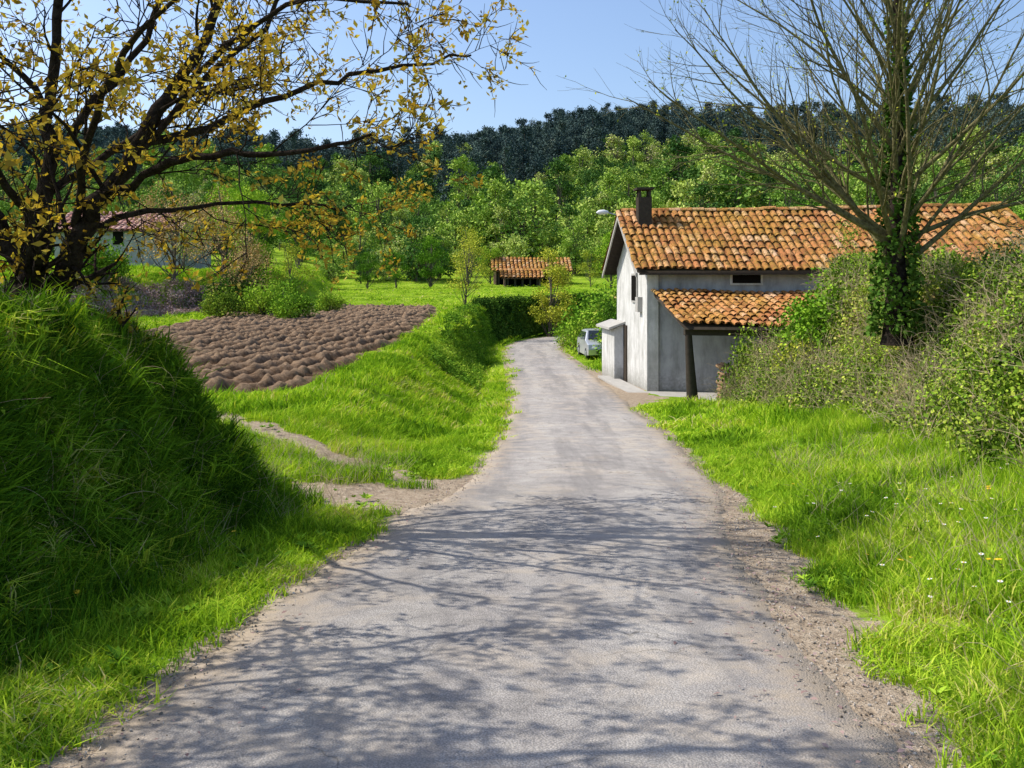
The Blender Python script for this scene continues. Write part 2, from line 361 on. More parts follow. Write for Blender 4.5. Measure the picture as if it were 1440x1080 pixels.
mb=cherry(limbs,[(9,1.35,(.5,1.1),6),(6,.7,(.5,1.1),4),(3,.32,(.4,1.0),3)],.56,5)
CT=(-4.75,9.3,TOP+.02)
me_ch=mb.mesh('cherry_tree',[M_bark,M_bronze]);add('cherry_tree',me_ch,loc=CT)
zt=float(height(np.array([-6.4]),np.array([4.3]))[0])
add('cherry_tree',me_ch,loc=(-6.4,4.2,zt+.1),rot=(0,0,math.radians(-4)),scale=(1.0,1.0,1.12))
RMIN=.0035
# ---------------------------------------------------------------- bare tree (right)
mb=MB();tips=[]
tr=np.array([(0,0,-.5),(0,0,.4),(-.05,0,1.1),(.02,0,2.2),(.05,.05,3.6),(-.02,0,5.4),(.05,0,7.2),(.0,0,9)]);P=chaikin(tr,2)
mb.tube(P,np.interp(np.linspace(0,1,len(P)),[0,.12,.3,.6,1],[.30,.22,.16,.08,.01]),0,10)
for i in range(46):
    f=i/45;z=.8+4.6*f**1.3+rng.uniform(-.1,.1)
    az=i*2.399+rng.uniform(-.3,.3);tilt=rng.uniform(.45,1.2)*(1-.35*f)
    d=np.array([math.cos(az)*math.sin(tilt),math.sin(az)*math.sin(tilt),math.cos(tilt)])
    L=rng.uniform(4.0,6.0)*(1-.35*f)
    r=rng.uniform(.032,.068)*(1-.4*f)
    Q=path_pts((0,0,z),d,L,10,.055,.03)
    mb.tube(Q,np.linspace(r,.006,len(Q)),1,6)
    children(mb,Q,r*.8,[(13,1.6,(.35,.85),5),(5,.65,(.35,.8),3)],0,tips,.08,.05,1)
for (tx_,tz) in [(-1,.16),(-.8,.0),(-.95,.3),(.9,.1)]:
    Q=path_pts((0,0,1.3),(tx_,-.15,.35+tz),5.4,12,.05,.0)
    mb.tube(Q,np.linspace(.05,.008,len(Q)),1,6);children(mb,Q,.045,[(16,1.5,(.4,.9),5),(6,.6,(.4,.8),3)],0,tips,.08,.03,1)
C=[]
for Q in tips:
    if rng.random()<.45:
        p,_=interp_path(Q,rng.uniform(.3,.999));C.append(p+rng.normal(size=(2,3))*.02)
C=np.concatenate(C);V,F,r=leaf_quads(C,.05,.55);mb.addq(V,F,2,r)
zz=rng.random(6500)**1.3*5.6;aa=rng.random(len(zz))*6.283;rr=np.interp(zz,[0,1,3,5.6],[.42,.34,.23,.12])*(.7+.5*rng.random(len(zz)))*(1+.5*(vnoise(zz*2.2,aa,71)-.5))
kk=vnoise(zz*1.7,aa*1.1,73)>.30
C=np.stack([np.cos(aa)*rr,np.sin(aa)*rr,zz-.3],-1)[kk];V,F,r=leaf_quads(C,.085,.8);mb.addq(V,F,3,r*.8)
add('ivy_clad_tree',mb.mesh('ivy_clad_tree',[M_bark,M_bark2,M_leafyel,M_leafdark]),loc=(6.75,16.2,1.1))
# ---------------------------------------------------------------- scatter helper
def scatter(name,P,Rt,S,protos,parent=None):
    n=len(P);me=bpy.data.meshes.new(name);me.vertices.add(n);me.vertices.foreach_set('co',np.asarray(P,np.float32).ravel());me.update()
    a=me.attributes.new('rot','FLOAT_VECTOR','POINT');a.data.foreach_set('vector',np.asarray(Rt,np.float32).ravel())
    S=np.asarray(S,np.float32)
    if S.ndim==1:S=np.repeat(S[:,None],3,1)
    a=me.attributes.new('scl','FLOAT_VECTOR','POINT');a.data.foreach_set('vector',S.ravel())
    a=me.attributes.new('pid','INT','POINT');a.data.foreach_set('value',rng.integers(0,len(protos),n).astype(np.int32))
    o=add(name,me,parent)
    col=bpy.data.collections.new(name+'_parts')
    for p in protos: col.objects.link(p)
    g=bpy.data.node_groups.new(name,'GeometryNodeTree')
    g.interface.new_socket(name='Geometry',in_out='INPUT',socket_type='NodeSocketGeometry');g.interface.new_socket(name='Geometry',in_out='OUTPUT',socket_type='NodeSocketGeometry')
    gi=g.nodes.new('NodeGroupInput');go=g.nodes.new('NodeGroupOutput');ip=g.nodes.new('GeometryNodeInstanceOnPoints');ci=g.nodes.new('GeometryNodeCollectionInfo')
    ci.inputs['Collection'].default_value=col;ci.inputs['Separate Children'].default_value=True;ci.inputs['Reset Children'].default_value=True
    ip.inputs['Pick Instance'].default_value=True
    def na(nm,dt):
        x=g.nodes.new('GeometryNodeInputNamedAttribute');x.data_type=dt;x.inputs['Name'].default_value=nm
        return [q for q in x.outputs if q.enabled and q.name=='Attribute'][0]
    L=g.links.new
    L(gi.outputs[0],ip.inputs['Points']);L(ci.outputs[0],ip.inputs['Instance']);L(na('rot','FLOAT_VECTOR'),ip.inputs['Rotation']);L(na('scl','FLOAT_VECTOR'),ip.inputs['Scale']);L(na('pid','INT'),ip.inputs['Instance Index'])
    L(ip.outputs[0],go.inputs[0])
    m=o.modifiers.new('scatter','NODES');m.node_group=g
    return o
def proto(name,me): return bpy.data.objects.new(name,me)
# ---------------------------------------------------------------- grass
def tuft(name,n,rad,h,w,lean,mat=M_grass,droop=.86):
    a=rng.random(n)*6.283;r=rad*np.sqrt(rng.random(n));B=np.stack([np.cos(a)*r,np.sin(a)*r,np.full(n,-.03)],-1)
    la=rng.random(n)*6.283;ln=lean*rng.random(n)**.7;H=h*(.35+.9*rng.random(n)**1.3)
    dv=np.stack([np.cos(la)*ln,np.sin(la)*ln,np.ones(n)],-1)
    sa=la+1.571+rng.normal(size=n)*.5;sd=np.stack([np.cos(sa),np.sin(sa),np.zeros(n)],-1)*w*(.6+.8*rng.random(n))[:,None]
    P0=B;P1_=B+dv*(H*.5)[:,None]*[.45,.45,1.1];P2_=B+dv*(H)[:,None]*[1,1,droop]
    V=np.stack([P0-sd*.5,P0+sd*.5,P1_+sd*.42,P1_-sd*.42,P2_+sd*.06,P2_-sd*.06],1).reshape(-1,3)
    i=np.arange(n)*6;F=np.concatenate([np.stack([i,i+1,i+2,i+3],-1),np.stack([i+3,i+2,i+4,i+5],-1)])
    return proto(name,np_mesh(name,V,F,[mat],False,{'rnd':np.repeat(rng.random(n),6)}))
tufts_s=[tuft('grass_tuft_s%d'%i,26,.07,.12,.006,.8) for i in range(4)]
tufts=[tuft('grass_tuft_%d'%i,150,.21,.17,.0075,.85) for i in range(6)]
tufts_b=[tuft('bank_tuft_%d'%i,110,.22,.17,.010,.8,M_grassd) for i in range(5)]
tufts_c=[tuft('coarse_tuft_%d'%i,48,.10,.42,.013,1.0,M_grass if i<2 else M_grassd,.62) for i in range(6)]
tufts_m=[tuft('grass_tuft_m%d'%i,130,.38,.19,.016,.8) for i in range(5)]
tufts_f=[tuft('grass_tuft_f%d'%i,90,1.0,.20,.05,.8) for i in range(4)]
def align(N,yaw):
    N=N/np.linalg.norm(N,axis=1,keepdims=True)
    t=np.stack([np.cos(yaw),np.sin(yaw),np.zeros(len(yaw))],-1);t=t-N*(t*N).sum(1,keepdims=True);t/=np.linalg.norm(t,axis=1,keepdims=True);b=np.cross(N,t)
    return np.stack([np.arctan2(b[:,2],N[:,2]),-np.arcsin(np.clip(t[:,2],-1,1)),np.arctan2(t[:,1],t[:,0])],-1)
def tnormal(x,y,e=.12):
    hx=(height(x+e,y)-height(x-e,y))/(2*e);hy=(height(x,y+e)-height(x,y-e))/(2*e)
    hx=np.clip(hx,-1.8,1.8);hy=np.clip(hy,-1.6,1.6)
    return np.stack([-hx,-hy,np.ones(len(x))],-1)
def bankmask(x,y,s):
    off=-s-HW
    return (off>1.05)&(off<4.5)&(y<11.2)
def do_grass(name,n,xr,yr,pr,sc,hm=1.0,seed=81,marg=.1,maxoff=None,bank=None):
    x=rng.uniform(*xr,n);y=rng.uniform(*yr,n);h,s,zr=height(x,y,True)
    dmk=dirtmask(x,y,s);off=np.abs(s)-HW
    ok=(off>marg)&(rng.random(n)>dmk*1.15)&~inpoly(x,y,FP)
    bare=fbm(x*2.1,y*2.1,77);ok&=~((bare>.70)&(off<3))
    if maxoff: ok&=(off<maxoff)
    ok&=(np.abs(x)<.62*y+2.5)
    ok&=~((x>4.0)&(x<16)&(y>24.7)&(y<37)&(s>0))
    bm_=bankmask(x,y,s)
    if bank is False: ok&=~(bm_&(rng.random(n)<.93))
    if bank is True: ok&=bm_
    x,y,h,s=x[ok],y[ok],h[ok],s[ok];off=off[ok]
    hs=.42+.55*smooth(off/1.2)
    hs+= .45*smooth((off-1.6)/1.5)*(s>0)*(y<24)
    if bank: hs=hs*0+1.25
    hs*=.25+1.55*fbm(x*1.5,y*1.5,seed)**1.1
    m=len(x);N=tnormal(x,y);N=N/np.linalg.norm(N,axis=1,keepdims=True);N[:,2]+=.15;N+=rng.normal(size=(m,3))*.12
    R=align(N,rng.random(m)*6.283)
    k=sc*(.8+.4*rng.random(m))
    return scatter(name,np.stack([x,y,h],-1),R,np.stack([k,k,hs*k*hm],-1),pr)
do_grass('grass',4200,(-6.5,6.5),(2.6,8),tufts,1.0,marg=.12,bank=False)
do_grass('grass',5400,(-9.5,9),(8,17),tufts,1.2,.95,marg=.12,bank=False)
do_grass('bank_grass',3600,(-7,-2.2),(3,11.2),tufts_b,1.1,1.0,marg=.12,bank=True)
do_grass('grass',6500,(-3.2,5.5),(3,17),tufts_s,1.0,1.2,marg=-.06,maxoff=.8)
do_grass('grass',3800,(-16,9),(17,34),tufts_m,1.2,.9,marg=.15)
do_grass('grass',3400,(-34,12),(34,64),tufts_m,1.9,.5,marg=.2)
do_grass('grass',2000,(-60,30),(64,118),tufts_f,1.3,.35,marg=.5)
n=1500;x=rng.uniform(-6.2,-2.6,n);y=rng.uniform(3.5,11.3,n);h,s,_z=height(x,y,True);ok=bankmask(x,y,s)&(rng.random(n)<.25+1.1*fbm(x*1.2,y*1.2,171))&(np.hypot(x-CT[0]-.1,y-CT[1]+.4)>.8);x,y,h=x[ok],y[ok],h[ok]
Nn=tnormal(x,y);Nn/=np.linalg.norm(Nn,axis=1,keepdims=True);Nn[:,2]+=1.0;Nn+=rng.normal(size=Nn.shape)*.15
scatter('coarse_grass',np.stack([x,y,h],-1),align(Nn,rng.random(len(x))*6.28),rng.uniform(.5,1.15,len(x)),tufts_c)
n=900;y=rng.uniform(3.5,26,n);sd_=np.where(rng.random(n)<.3,-1,1);x=np.interp(y,RY[:200],RX[:200])+sd_*(HW+.7+rng.random(n)*3.0);h,s,_z=height(x,y,True);ok=(rng.random(n)<1.6*(fbm(x*1.1,y*1.1,173)-.25))&(dirtmask(x,y,s)<.3);x,y,h=x[ok],y[ok],h[ok]
scatter('coarse_grass',np.stack([x,y,h],-1),rng.uniform(-1,1,(len(x),3))*[.2,.2,3.1],rng.uniform(.35,.8,len(x)),tufts_c)
# ---------------------------------------------------------------- clumps
def clump(name,n,rad,size,mat,asp=.6,flat=.8):
    u=rand_unit(n)*(rad*rng.random(n)**.45)[:,None];u[:,2]*=flat
    V,F,r=leaf_quads(u,size,asp);return proto(name,np_mesh(name,V,F,[mat],False,{'rnd':r}))
ivyc=[clump('ivy_clump_%d'%i,150,.30,.055,M_ivy,.8) for i in range(4)]
bramb=[clump('bramble_clump_%d'%i,100,.34,.045,M_leafgreen if i==0 else M_ivy,.6) for i in range(3)]
def stems(name,n,L,mat,rad=.1,w=.004):
    mb=MB()
    for i in range(n):
        d=rand_unit(1)[0];d[2]=abs(d[2])*1.2+.3
        Q=path_pts(rng.normal(size=3)*rad,d,L*rng.uniform(.5,1.2),5,.22,-.05);mb.tube(Q,np.linspace(w,w*.4,len(Q)),0,3)
    return proto(name,mb.mesh(name,[mat],False))
M_straw=plain('dry_stem',(.45,.36,.22),.9,.4,20,bump=0)
drys=[stems('dry_stems_%d'%i,22,.65,M_straw,.15) for i in range(3)]
def hedge_right(n,protos,name,thick,ymax=24.6,sc=(.7,1.3)):
    y=rng.uniform(6.0,ymax,n)
    xc=np.interp(y,RY[:200],RX[:200]);t=rng.random(n)
    v=3.1+t*2.6-.45*smooth((y-17)/5)+(fbm(y*.8,y*0,97)-.5)*.8
    x=xc+HW+v
    ok=rng.random(n)<(.30+1.0*fbm(x*1.3,y*1.3,91))
    x,y=x[ok],y[ok];t=t[ok];h=height(x,y)
    top=(.10+.9*fbm(x*.7,y*.7,93)+.3*vnoise(x*2.4,y*2.4,95))*thick*(1+.6*smooth((y-20)/3))
    z=h+rng.random(len(x))**.7*top*smooth(t/.25+.15)
    m=len(x);R=rng.uniform(-1,1,(m,3))*[.5,.5,3.1]
    return scatter(name,np.stack([x-.1,y,z],-1),R,rng.uniform(*sc,m),protos)
hedge_right(3000,ivyc,'ivy_hedge',1.0)
hedge_right(1500,bramb,'bramble_hedge',1.4)
hedge_right(1000,drys,'dry_brambles',1.0)
n=420;y=rng.uniform(6,24.5,n);x=np.interp(y,RY[:200],RX[:200])+HW+2.5+rng.random(n)*1.4;h=height(x,y)
scatter('long_grass',np.stack([x,y,h],-1),rng.uniform(-1,1,(n,3))*[.35,.35,3.1],np.stack([rng.uniform(.8,1.3,n)]*2+[rng.uniform(1.2,2.6,n)],-1),tufts)
def rosette(name,n,L,mat):
    V=[];F=[];R=[]
    for i in range(n):
        a=i/n*6.283+rng.normal()*.3;d=np.array([math.cos(a),math.sin(a),rng.uniform(.3,.9)]);s_=np.array([-math.sin(a),math.cos(a),0]);l=L*rng.uniform(.6,1.1);w=l*.2
        b0=len(V);V+=[np.zeros(3),d*l*.5+s_*w,d*l*[1,1,.7],d*l*.5-s_*w];F.append((b0,b0+1,b0+2,b0+3));R+=[rng.random()]*4
    return proto(name,np_mesh(name,np.array(V),np.array(F),[mat],False,{'rnd':np.array(R)}))
ros=[rosette('dock_%d'%i,rng.integers(9,16),.075,M_leafgreen) for i in range(4)]
n=1900;y=rng.uniform(3.2,20,n);sd_=np.where(rng.random(n)<.5,1,-1);x=np.interp(y,RY[:200],RX[:200])+sd_*(HW+.35+rng.random(n)**1.3*3.6);ok=rng.random(n)<smooth((fbm(x*.9,y*.9,133)-.35)/.3)
x,y=x[ok],y[ok];h=height(x,y);scatter('dock_weeds',np.stack([x,y,h+.04],-1),rng.uniform(-1,1,(len(x),3))*[.3,.3,3.1],rng.uniform(.4,1.3,len(x)),ros)
def bush_mesh(name,mat,rx,ry,rz,n,leaf,lobes=9,dens=.35):
    mb=MB();C=[]
    for i in range(lobes):
        u=rand_unit(1)[0];u[2]=abs(u[2]);c=u*[rx*.62,ry*.62,rz*.62]*rng.uniform(.4,1.15)+[0,0,rz*.22];rr=rng.uniform(.22,.46)
        k=n//lobes;p=rand_unit(k)*(rng.random(k)**dens)[:,None]*[rx*rr,ry*rr,rz*rr]
        p*=(1+.6*(vnoise(p[:,0]*9/rx+i,p[:,2]*9/rz,i)-.5))[:,None]
        C.append(c+p)
        Q=np.array([[0,0,-.2],c*.5+rng.normal(size=3)*.05,c+[0,0,rz*rr*.5]]);mb.tube(chaikin(Q,1),[.03,.006],0,4)
    C=np.concatenate(C);C[:,2]=np.abs(C[:,2]);V,F,r=leaf_quads(C,leaf,.6);mb.addq(V,F,1,r)
    return mb.mesh(name,[M_barkf,mat],False)
def put(name,me,x,y,s=1,dz=0,rz=None,sz=None):
    h=float(height(np.array([x]),np.array([y]))[0])
    return add(name,me,loc=(x,y,h+dz),rot=(0,0,rng.random()*6.28 if rz is None else rz),scale=(s,s,sz or s))
B_g=[bush_mesh('bush_g%d'%i,M_leafgreen,1,1,1,4800,.07,16) for i in range(3)]
B_y=bush_mesh('bush_y',M_leafyel,1,1,1,3000,.05,14,.6)
B_i=bush_mesh('bush_i',M_ivy,1,1,1,4600,.06,14,.5)
B_d=bush_mesh('bush_d',M_leafdark,1,1,1,4800,.07,14)
for a_ in [(B_y,6.9,20.5,1.5,0),(B_i,7.2,22.4,1.4,-.1),(B_i,6.6,18.0,1.0,-.1),(B_g[0],7.4,21.0,1.5,.1),(B_i,7.8,13.5,1.0,0),(B_d,8.4,15.5,1.0,-.1),(B_i,7.4,11.2,.95,-.1),(B_y,9.5,19,1.0,-.1),(B_d,9.0,20.5,.9,-.1),(B_i,8.9,12.4,.9,-.2),(B_i,7.6,12.3,1.0,0),(B_g[1],8.2,18.0,1.2,0),(B_i,6.9,9.6,1.0,-.2),(B_i,6.6,22.6,1.3,-.1),(B_g[1],7.9,23.2,1.5,-.3),(B_g[2],13.6,20,1.6,-.3)]:
    put('shrub',a_[0],a_[1],a_[2],a_[3],a_[4])
put('shrub',B_i,6.45,24.0,1.15,-.2,sz=1.9)
for (x,y,s,m) in [(5.35,43.0,1.55,B_g[0]),(5.4,44.8,2.3,B_g[0]),(4.7,43.6,.75,B_g[2]),(4.9,49.5,2.4,B_g[1]),(5.6,53,3.1,B_g[2]),(4.3,57,2.1,B_g[0]),(7,60,3.4,B_g[1]),(6.2,47.4,3.0,B_i),(9,64,3,B_g[2]),(4.7,40.6,.8,B_i),(3.5,53.5,1.2,B_i)]:
    put('shrub',m,x,y,s)
add('shrub',B_g[1],loc=(4.75,44.6,-1.9+1.15),scale=(1.25,1.2,1.6))
for (x,y,s,m) in [(-10.6,44,1.6,B_g[0]),(-12.2,46,1.7,B_g[1]),(-9.9,50,1.2,B_g[2]),(-12.4,51,2.0,B_g[1]),(-14,44.5,1.5,B_i),(-15,50,2.2,B_d),(-24,40,1.8,B_d),(-21,47,2.0,B_g[2]),(-28,44,2.2,B_d),(-33,40,2.6,B_d),(-17,58,2.2,B_i)]:
    put('shrub',m,x,y,s)
n=2600;t=rng.random(n)
x=-30+20*t+rng.normal(size=n)*.2;y=19.5+ (x+30)*2.3
off_=rng.uniform(-.4,2.6,n);x=x-off_*.9;y=y+off_*.37
ok=(y>24)&(y<60);x,y=x[ok],y[ok];h=height(x,y)
brk=[clump('bracken_%d'%i,70,.38,.13,M_dry,.3,.6) for i in range(3)]
scatter('dry_bracken',np.stack([x,y,h+.1],-1),rng.uniform(-1,1,(len(x),3))*[.4,.4,3.1],rng.uniform(.7,1.4,len(x)),brk)
n=1900;y=rng.uniform(30,63,n);i_=np.interp(y,RY,np.arange(len(RY))).astype(int)
u=HW+1.15+rng.random(n)*1.6;x=RX[i_]-RTy[i_]*u;yy=RY[i_]+RTx[i_]*u;h=height(x,yy)
fern=[clump('fern_clump_%d'%i,110,.30,.085,M_leafgreen,.4) for i in range(3)]
scatter('bank_ferns',np.stack([x,yy,h+.05+rng.random(n)*.12],-1),rng.uniform(-1,1,(n,3))*[.4,.4,3.1],rng.uniform(.4,1.1,n),fern)
n=2600;sx=rng.uniform(84,120,n);i_=np.interp(sx,RS,np.arange(len(RS))).astype(int)
u=HW+1.0+rng.random(n)*1.9;x=RX[i_]-RTy[i_]*u;yy=RY[i_]+RTx[i_]*u;h=height(x,yy)
scatter('bank_ferns',np.stack([x,yy,h+rng.random(n)*.4],-1),rng.uniform(-1,1,(n,3))*[.4,.4,3.1],rng.uniform(.6,1.6,n),[clump('hedge_clump_%d'%i,90,.28,.11,M_leafdark,.5) for i in range(3)])
n=1100;y=rng.uniform(3.5,11,n);x=-rng.uniform(3.0,5.6,n);h=height(x,y)
weed=[clump('weed_%d'%i,26,.10,.05,M_leafgreen,.5,.7) for i in range(3)]
ok=rng.random(n)<fbm(x,y,131);x,y,h=x[ok],y[ok],h[ok]
scatter('bank_weeds',np.stack([x,y,h+.1],-1),rng.uniform(-1,1,(len(x),3))*[.4,.4,3.1],rng.uniform(.6,1.4,len(x)),weed)
stalk=[stems('stalk_%d'%i,9,.42,M_straw,.08,.0022) for i in range(3)]
n=600;y=rng.uniform(3.5,14,n);sd_=np.where(rng.random(n)<.4,1,-1);x=np.interp(y,RY[:200],RX[:200])+sd_*(HW+.9+rng.random(n)*2.6);h=height(x,y)
scatter('grass_stalks',np.stack([x,y,h],-1),rng.uniform(-1,1,(n,3))*[.2,.2,3.1],rng.uniform(.6,1.3,n),stalk)
# ---------------------------------------------------------------- deciduous trees
def tree_mesh(name,mat,Ht,rad,nl,leaf,lobes=22,trunk=.18,low=.18,wild=1.0):
    mb=MB();top=np.array([rng.uniform(-.3,.3),rng.uniform(-.3,.3),Ht*.9])
    P=np.array([[0,0,-.5],[0,0,Ht*.2],[.1,-.1,Ht*.5],top]);P=chaikin(P,2);mb.tube(P,np.linspace(trunk,.02,len(P)),0,6);C=[]
    for i in range(lobes):
        z=Ht*rng.uniform(low+.08,.93);prof=math.sin(math.pi*min(1,max(.08,(z/Ht-low*.5)/(1.08-low*.5)))**.8)
        a=rng.random()*6.28;r=rad*prof*rng.uniform(.25,.95)
        c=np.array([math.cos(a)*r,math.sin(a)*r,z]);rr=rad*rng.uniform(.2,.42)*wild
        k=nl//lobes;p=rand_unit(k)*(rng.random(k)**.4)[:,None]*rr*[1,1,.8];p*=(1+.6*(vnoise(p[:,0]*4/rr+i,p[:,2]*4/rr+p[:,1]*3/rr,i)-.5))[:,None]
        C.append(c+p)
        s0,_=interp_path(P,max(.1,z/Ht*.75-.05));mb.tube(np.array([s0,(s0+c)/2+[0,0,-.1*rad],c]),[trunk*.35,trunk*.22,.01],0,4)
    C=np.concatenate(C);V,F,r=leaf_quads(C,leaf,.6);mb.addq(V,F,1,r);return mb.mesh(name,[M_barkf,mat],False)
T_g=[tree_mesh('tree_g%d'%i,M_leafgreen,7,2.6,6500,.17,26) for i in range(2)]
T_y=tree_mesh('tree_y',M_leafyel,6,1.9,6200,.13,28,.1,.12)
T_y2=tree_mesh('tree_y2',M_leafyel,6,2.2,2600,.12,26,.09,.15)
T_o=tree_mesh('tree_o',M_orange,6,3.0,3400,.11,26,.12,.15)
T_d=tree_mesh('tree_d',M_leafdark,6,2.2,6000,.17,24,.15,.02)
put('yellow_leaved_tree',T_y,2.7,66.5,1.08);put('young_tree',T_y2,-3.1,62,.85)
put('round_shrub_tree',T_g[1],-16.4,105,.62);put('round_shrub_tree',T_g[0],-13.3,106,.66);put('round_shrub_tree',T_g[1],-9.4,107,.9)
put('deciduous_tree',T_y2,-5.3,112,1.3);put('deciduous_tree',T_g[0],-24,104,1.1);put('deciduous_tree',T_g[1],12,112,1.0);put('deciduous_tree',T_y2,9.5,112,.8);put('deciduous_tree',T_g[0],-2.8,120,.75)
for (x,y,s,m,nm) in [(-14.5,50,.8,T_o,'copper_leaved_tree'),(-19,52,1.0,T_o,'copper_leaved_tree'),(-17.5,56,1.0,T_o,'copper_leaved_tree'),(-14.0,58,.75,T_y2,'young_tree'),(-17.5,62,.85,T_g[1],'deciduous_tree'),
   (-22,62,.8,T_y2,'young_tree'),(-20.5,72,1.0,T_g[0],'deciduous_tree'),(-24,78,1.1,T_g[1],'deciduous_tree'),(-25,88,1.1,T_d,'dark_tree'),(-42,66,1.1,T_d,'dark_tree'),(-46,72,1.2,T_g[0],'deciduous_tree'),
   (10,72,1.0,T_g[0],'deciduous_tree'),(14,66,1.1,T_g[1],'deciduous_tree'),(20,72,1.2,T_g[0],'deciduous_tree'),(27,68,1.2,T_y2,'deciduous_tree'),(33,62,1.3,T_g[1],'deciduous_tree'),(24,50,1.0,T_d,'dark_tree'),(30,46,1.1,T_g[0],'deciduous_tree'),(17,58,1.0,T_g[0],'deciduous_tree'),(12,84,1.2,T_g[1],'deciduous_tree'),(20,88,1.3,T_y2,'deciduous_tree'),(28,84,1.3,T_g[0],'deciduous_tree'),(37,86,1.3,T_d,'dark_tree')]:
    put(nm,m,x,y,s)
W=[proto('woodland_tree_%d'%i,tree_mesh('wt%d'%i,M_wood_far,[9,12,7,10,8,6][i],[3.4,2.3,4.0,3.4,3.2,3.2][i],[2600,2200,2800,2600,900,2200][i],.36,[24,18,30,26,24,16][i],.2,[.03,.1,.0,.03,.1,.0][i],1.1)) for i in range(6)]
n=1550;y=120+rng.random(n)**.85*182;x=rng.uniform(-.62,.68,n)*y
h=height(x,y)
ok=~((np.abs(x-3)<11)&(y<127));clear=fbm(x*.035,y*.035,161);ok&=(clear<.68)|(y<140)
x,y,h=x[ok],y[ok],h[ok];m=len(x)
s=rng.uniform(.45,1.3,m)*(.6+.9*fbm(x*.03,y*.03,143));s*=np.where(y<140,.72,1)
scatter('woodland',np.stack([x,y,h-.5],-1),np.stack([np.zeros(m),np.zeros(m),rng.random(m)*6.28],-1),np.stack([s*rng.uniform(.9,1.3,m),s*rng.uniform(.9,1.3,m),s],-1),W)
def euc(name,Ht,rad):
    mb=MB();P=np.array([[0,0,-1],[.2,0,Ht*.5],[0,.2,Ht*.95]]);mb.tube(P,[.25,.18,.04],0,4);C=[]
    for i in range(17):
        z=Ht*rng.uniform(.3,.98);r=rad*(1.15-z/Ht)*rng.uniform(.3,1);a=rng.random()*6.28;rr=rad*rng.uniform(.2,.5)
        k=75;p=rand_unit(k)*(rng.random(k)**.5)[:,None]*rr*[1,1,1.1];C.append(p+[math.cos(a)*r,math.sin(a)*r,z])
    C=np.concatenate(C);V,F,r=leaf_quads(C,.7,.5);mb.addq(V,F,1,r);return proto(name,mb.mesh(name,[M_barkf,M_forest],False))
E=[euc('eucalyptus_%d'%i,[19,16,22,13][i],[4.5,5,4,5.2][i]) for i in range(4)]
n=6400;y=rng.uniform(200,600,n);x=rng.uniform(-.64,.70,n)*y
edge_=np.interp(x/y,[-.7,-.3,-.1,.05,.12,.3,.7],[225,215,240,300,285,245,255])+70*(fbm(x*.02,y*.0+2,151)-.5)*2
ok=(y>edge_);x,y=x[ok],y[ok];h=height(x,y);m=len(x)
scatter('eucalyptus_forest',np.stack([x,y,h-1],-1),np.stack([np.zeros(m),np.zeros(m),rng.random(m)*6.28],-1),rng.uniform(.6,1.1,m)*np.interp(y,[190,300],[.65,1]),E)
# ---------------------------------------------------------------- building helpers
def poly_mesh(name,verts,faces,mat):
    me=bpy.data.meshes.new(name);me.from_pydata([tuple(v) for v in verts],[],faces);me.materials.append(mat);me.update()
    bm=bmesh.new();bm.from_mesh(me);bmesh.ops.recalc_face_normals(bm,faces=bm.faces);bm.to_mesh(me);bm.free();return me
def prism(name,base,top,mat,parent=None):
    n=len(base);f=[tuple(range(n)),tuple(range(n,2*n))]+[(i,(i+1)%n,n+(i+1)%n,n+i) for i in range(n)]
    return add(name,poly_mesh(name,list(base)+list(top),f,mat),parent)
def wallmat(name,c1,c2,stain):
    b=NB(name);n=b.noise(1.3,5,.7);n2=b.noise(12,4,.7)
    sep=b.N('ShaderNodeSeparateXYZ');b.L(b.pos(),sep.inputs[0])
    c=b.ramp(n,[(.3,c1),(.7,c2)])
    mp=b.N('ShaderNodeMapping');mp.inputs['Scale'].default_value=(1.5,1.5,.45);b.L(b.pos(),mp.inputs[0])
    st=b.noise(1.5,5,.7,mp.outputs[0]);c=b.mix(b.ramp(st,[(.45,0.0),(.68,.6)]),c,stain)
    low=b.math('SUBTRACT',b.math('MULTIPLY',n2,.6),b.math('MULTIPLY',b.math('ADD',sep.outputs[2],1.8),.5))
    c=b.mix(b.ramp(low,[(0.0,0.0),(.35,.85)]),c,stain)
    b.bsdf(c,.9,b.bump(n2,.5,.02),0,.15);return b.m
M_wall=wallmat('plaster_wall',(.48,.47,.44),(.70,.68,.65),(.24,.23,.20))
M_wallg=wallmat('grey_shade_plaster',(.32,.32,.34),(.46,.46,.47),(.15,.15,.14))  # darker copy of the plaster; porch and eave shade put into the grey
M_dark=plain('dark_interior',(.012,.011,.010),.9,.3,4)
M_oldwood=plain('old_wood',(.055,.045,.036),.9,.5,9,bump=.6)
M_conc=plain('concrete',(.38,.36,.33),.9,.3,5,bump=.5)
M_metal=plain('galvanised_metal',(.42,.44,.45),.45,.1,8,metal=.7)
def tilemat(name,cols,moss,ms,dk):
    b=NB(name);f=b.attr('rnd');n=b.noise(.9,4,.7);n2=b.noise(7,4,.75);n4=b.noise(22,3,.7)
    c=b.ramp(f,[(0,cols[0]),(.4,cols[1]),(.75,cols[2]),(1,cols[3])])
    c=b.mix(b.ramp(b.math('ADD',b.math('MULTIPLY',n,.5),b.math('MULTIPLY',n2,.5)),[(.43,0.0),(.56,ms)]),c,moss)
    c=b.mix(b.ramp(n4,[(.46,0.0),(.60,.6)]),c,(.27,.145,.05))
    c=b.mix(b.ramp(n2,[(.50,0.0),(.62,dk)]),c,(.085,.065,.028))
    b.bsdf(c,.95,b.bump(b.math('ADD',n2,n4),.8,.03),0,.1);return b.m
M_tile=tilemat('terracotta_tile',[(.24,.09,.04),(.48,.185,.075),(.60,.28,.125),(.66,.43,.27)],(.50,.30,.05),.62,.8)
